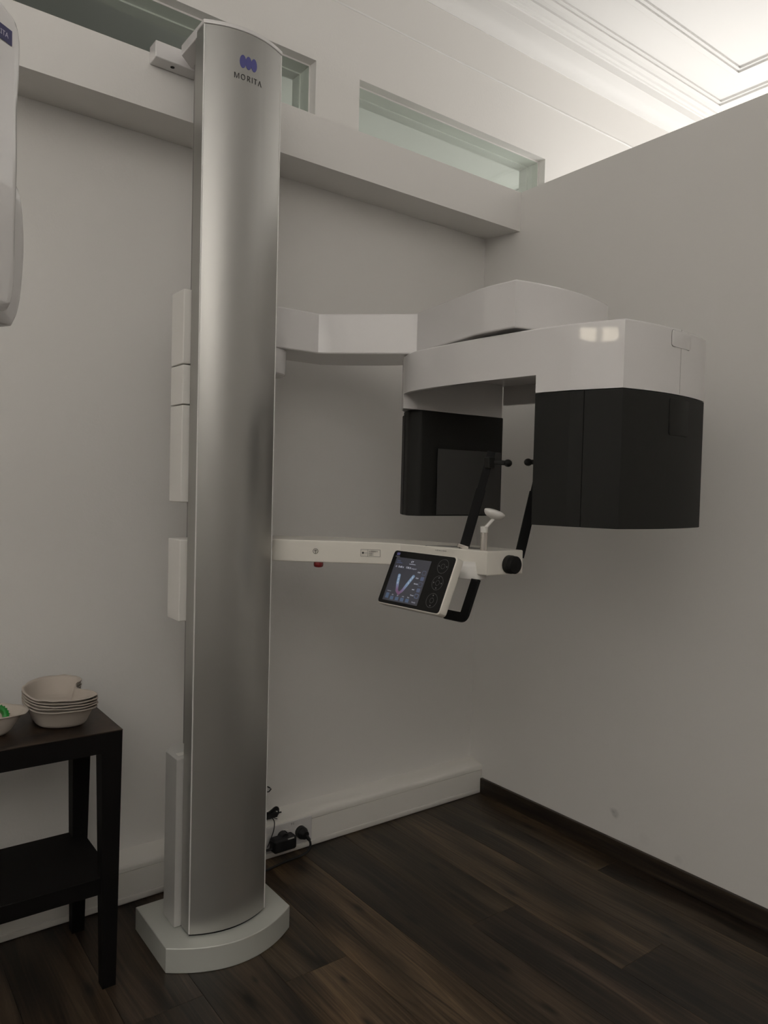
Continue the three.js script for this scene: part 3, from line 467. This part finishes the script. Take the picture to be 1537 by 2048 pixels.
{
  const where = ['resting on the table', 'second from the bottom', 'in the middle', 'second from the top', 'topmost and open to view'];
  for (let k = 0; k < 5; k++) { const m = single('kidney_dish', dishGeo(50 + k), M.pulp, 'grey paper pulp kidney dish in the stack, ' + where[k], 'dish', 'stacked kidney dishes'); m.position.set(KC[0], 0.6155 + k * 0.0068, KC[1]); m.rotation.y = (k % 2 ? 0.012 : -0.012); }
  const d = single('kidney_dish', dishGeo(71), M.pulp, 'paper pulp kidney dish at the photo edge holding a green ring', 'dish'); d.position.set(-1.846, 0.6155, 0.268); d.rotation.y = -1.45;
  // ridged green ring leaning in the dish
  const ring = []; { const g = lathe([[0.0135, -0.007], [0.0225, -0.007], [0.0245, -0.004], [0.0245, 0.004], [0.0225, 0.007], [0.0135, 0.007], [0.0120, 0.004], [0.0120, -0.004], [0.0135, -0.007]], 44); ring.push(g); for (let i = 0; i < 22; i++) { const a = i / 22 * Math.PI * 2, b = new RoundedBoxGeometry(0.003, 0.0125, 0.003, 1, 0.001); b.rotateY(-a); b.translate(Math.cos(a) * 0.0243, 0, Math.sin(a) * 0.0243); ring.push(b); } }
  const gr = single('plastic_ring', merge(ring), M.green, 'small ridged green plastic ring leaning inside the dish', 'ring'); gr.rotation.set(1.15, 0.35, -0.35); gr.position.set(-1.773, 0.6545, 0.272);
  const pg = new THREE.BoxGeometry(0.07, 0.0012, 0.055, 8, 1, 1), pp = pg.attributes.position; for (let i = 0; i < pp.count; i++) pp.setY(i, pp.getY(i) + 0.006 * Math.sin((pp.getX(i) / 0.07 + 0.5) * 3.1)); pg.computeVertexNormals();
  const pa = single('paper_sheet', pg, M.paper, 'cream folded paper slip lying under the green ring', 'paper'); pa.position.set(-1.785, 0.6285, 0.272); pa.rotation.set(0, 0.5, 0.14);
}
// ------------------------------------------------------------------ plugs and cables by the trunking
{
  const a = thing('power_adapter', [-0.90, 0.055, 0.1], 'black plug-in power adapter in the trunking socket beside the column', 'adapter');
  part(a, 'body', rbox(-0.956, -0.874, 0.034, 0.078, 0.078, 0.118, 0.009, 4), M.rubber);
  part(a, 'plug_collar', merge([cyl(0.019, 0.019, [-0.905, 0.066, 0.0746], [-0.905, 0.066, 0.082], 30), cyl(0.016, 0.012, [-0.91, 0.070, 0.080], [-0.91, 0.074, 0.105], 24)]), M.rubber);
  part(a, 'sticker', rbox(-0.909, -0.886, 0.0715, 0.0755, 0.1165, 0.1184, 0.0005), std({ color: lin(0.42, 0.41, 0.39), roughness: 0.5 }), 'pale sticker');
  part(a, 'strain_relief', cyl(0.0035, 0.0045, [-0.975, 0.047, 0.098], [-0.954, 0.047, 0.098], 14), M.rubber);
  const p = thing('power_plug', [-0.838, 0.064, 0.09], 'round black mains plug with its cord dropping to the floor', 'plug');
  part(p, 'body', merge([cyl(0.0195, 0.0195, [-0.838, 0.064, 0.0746], [-0.838, 0.064, 0.092], 32), cyl(0.0195, 0.013, [-0.838, 0.064, 0.092], [-0.836, 0.062, 0.108], 32), cyl(0.0075, 0.005, [-0.834, 0.062, 0.100], [-0.822, 0.044, 0.110], 16)]), M.rubber);
  part(p, 'cord', tube([[-0.823, 0.046, 0.109], [-0.820, 0.030, 0.112], [-0.830, 0.012, 0.113], [-0.852, 0.0045, 0.113], [-0.91, 0.0042, 0.118], [-1.0, 0.0042, 0.135], [-1.12, 0.0042, 0.16]], 0.0038, 60), M.rubber);
  const c = thing('cable_bundle', [-0.95, 0.127, 0.05], 'small coiled bundle of thin black cable lying on top of the trunking', 'cable');
  const loops = []; for (let i = 0; i < 5; i++) { const o = i * 0.003; loops.push(tube([[-1.0, 0.137 + o * 0.8, 0.045 + o], [-0.95, 0.139 + o, 0.050 + o], [-0.918, 0.146 + o * 0.9, 0.052], [-0.909, 0.142 + o * 0.7, 0.053], [-0.914, 0.1335 + o * 0.5, 0.058], [-0.96, 0.132 + o, 0.060], [-1.0, 0.133 + o, 0.055]], 0.0024, 40, 6)); }
  part(c, 'loop', merge(loops), M.rubber);
  part(c, 'connector', merge([rbox(-0.97, -0.914, 0.1255, 0.142, 0.044, 0.062, 0.005, 3), cyl(0.0026, 0.0026, [-0.916, 0.136, 0.054], [-0.900, 0.137, 0.056], 12)]), M.rubber);
  part(c, 'lead', tube([[-0.937, 0.130, 0.062], [-0.936, 0.122, 0.0755], [-0.938, 0.098, 0.078], [-0.950, 0.074, 0.082], [-0.968, 0.053, 0.092]], 0.0017, 30, 6), M.rubber);
  part(c, 'tie', tube([[-0.938, 0.133, 0.062], [-0.930, 0.128, 0.066], [-0.921, 0.124, 0.068]], 0.0012, 12, 6), M.rubber);
  single('wall_cable', tube([[-1.192, 0.262, 0.27], [-1.12, 0.25, 0.14], [-1.02, 0.240, 0.035], [-0.985, 0.239, 0.02], [-0.921, 0.207, 0.008], [-0.911, 0.200, 0.006], [-0.921, 0.192, 0.008], [-0.985, 0.216, 0.02], [-1.03, 0.20, 0.045], [-1.12, 0.19, 0.15], [-1.192, 0.185, 0.275]], 0.0018, 70, 6), M.rubber, 'thin black cable loop showing beside the column above the trunking', 'cable');
}
// ------------------------------------------------------------------ white wall unit at the left edge
{
  const e = V(0.805, 0, -0.594).normalize(), n = V(0.594, 0, 0.805), P = V(-1.897, 0, 1.112);
  const T = thing('xray_control_unit', [-2.58, 0, 1.1], 'glossy white swivelling control unit with a blue name label, cut by the left edge', 'control unit');
  const Mx = new THREE.Matrix4().makeBasis(e, V(0, 1, 0), n).setPosition(P); // u towards the far edge, v up, w out of the face
  const prof = (pts, d, z, b) => { const s = new THREE.Shape(pts.map(p => new THREE.Vector2(...p))); return toCreasedNormals(new THREE.ExtrudeGeometry(s, { depth: d - 2 * b, bevelEnabled: true, bevelSize: b, bevelThickness: b, bevelOffset: -b, bevelSegments: 5 }).translate(0, 0, z + b), 0.6).applyMatrix4(Mx); };
  const right = spline([[-0.012, 1.411], [-0.004, 1.428], [0.0, 1.52], [0.002, 1.60], [0.001, 1.66], [0.004, 1.71], [0.003, 1.755], [-0.006, 1.772], [-0.03, 1.782]], 40);
  const hous = part(T, 'housing', prof([...right, [-0.33, 1.79], [-0.34, 1.78], [-0.34, 1.41], [-0.33, 1.405], [-0.03, 1.406]], 0.06, -0.06, 0.012), M.white);
  const side2 = spline([[0.030, 1.402], [0.041, 1.425], [0.0495, 1.49], [0.0495, 1.53], [0.043, 1.575], [0.030, 1.596]], 24);
  part(T, 'rear_cover', prof([...side2, [-0.32, 1.596], [-0.32, 1.398], [0.02, 1.399]], 0.06, -0.095, 0.008), M.white);
  const lb = canvasTex(512, 96, (c, w, h) => { c.fillStyle = '#2b2a5e'; c.fillRect(0, 0, w, h); c.fillStyle = '#c9c7d6'; c.font = '44px sans-serif'; c.textAlign = 'right'; c.fillText('MORITA', w - 30, 64); });
  const c = P.clone().addScaledVector(e, -0.0655).addScaledVector(n, 0.0006); c.y = 1.742;
  part(hous, 'name_label', decalGeo(c.toArray(), e.toArray(), [0, 1, 0], 0.100, 0.0185), std({ map: lb, roughness: 0.4 }), 'blue name label');
  const b = P.clone().addScaledVector(e, -0.2).addScaledVector(n, -0.12);
  part(T, 'swing_arm', merge([cyl(0.03, 0.03, [b.x, 1.46, b.z], [b.x - 0.08, 1.46, b.z - 0.09], 28), rbox(-2.58, b.x - 0.05, 1.435, 1.485, b.z - 0.12, b.z - 0.06, 0.012)]), M.whiteMatt);
  part(T, 'floor_post', merge([cyl(0.032, 0.032, [-2.58, 0.02, b.z - 0.09], [-2.58, 1.52, b.z - 0.09], 32), cyl(0.2, 0.19, [-2.58, 0, b.z - 0.09], [-2.58, 0.03, b.z - 0.09], 40)]), M.whiteMatt);
}
renderer.render(scene, camera);
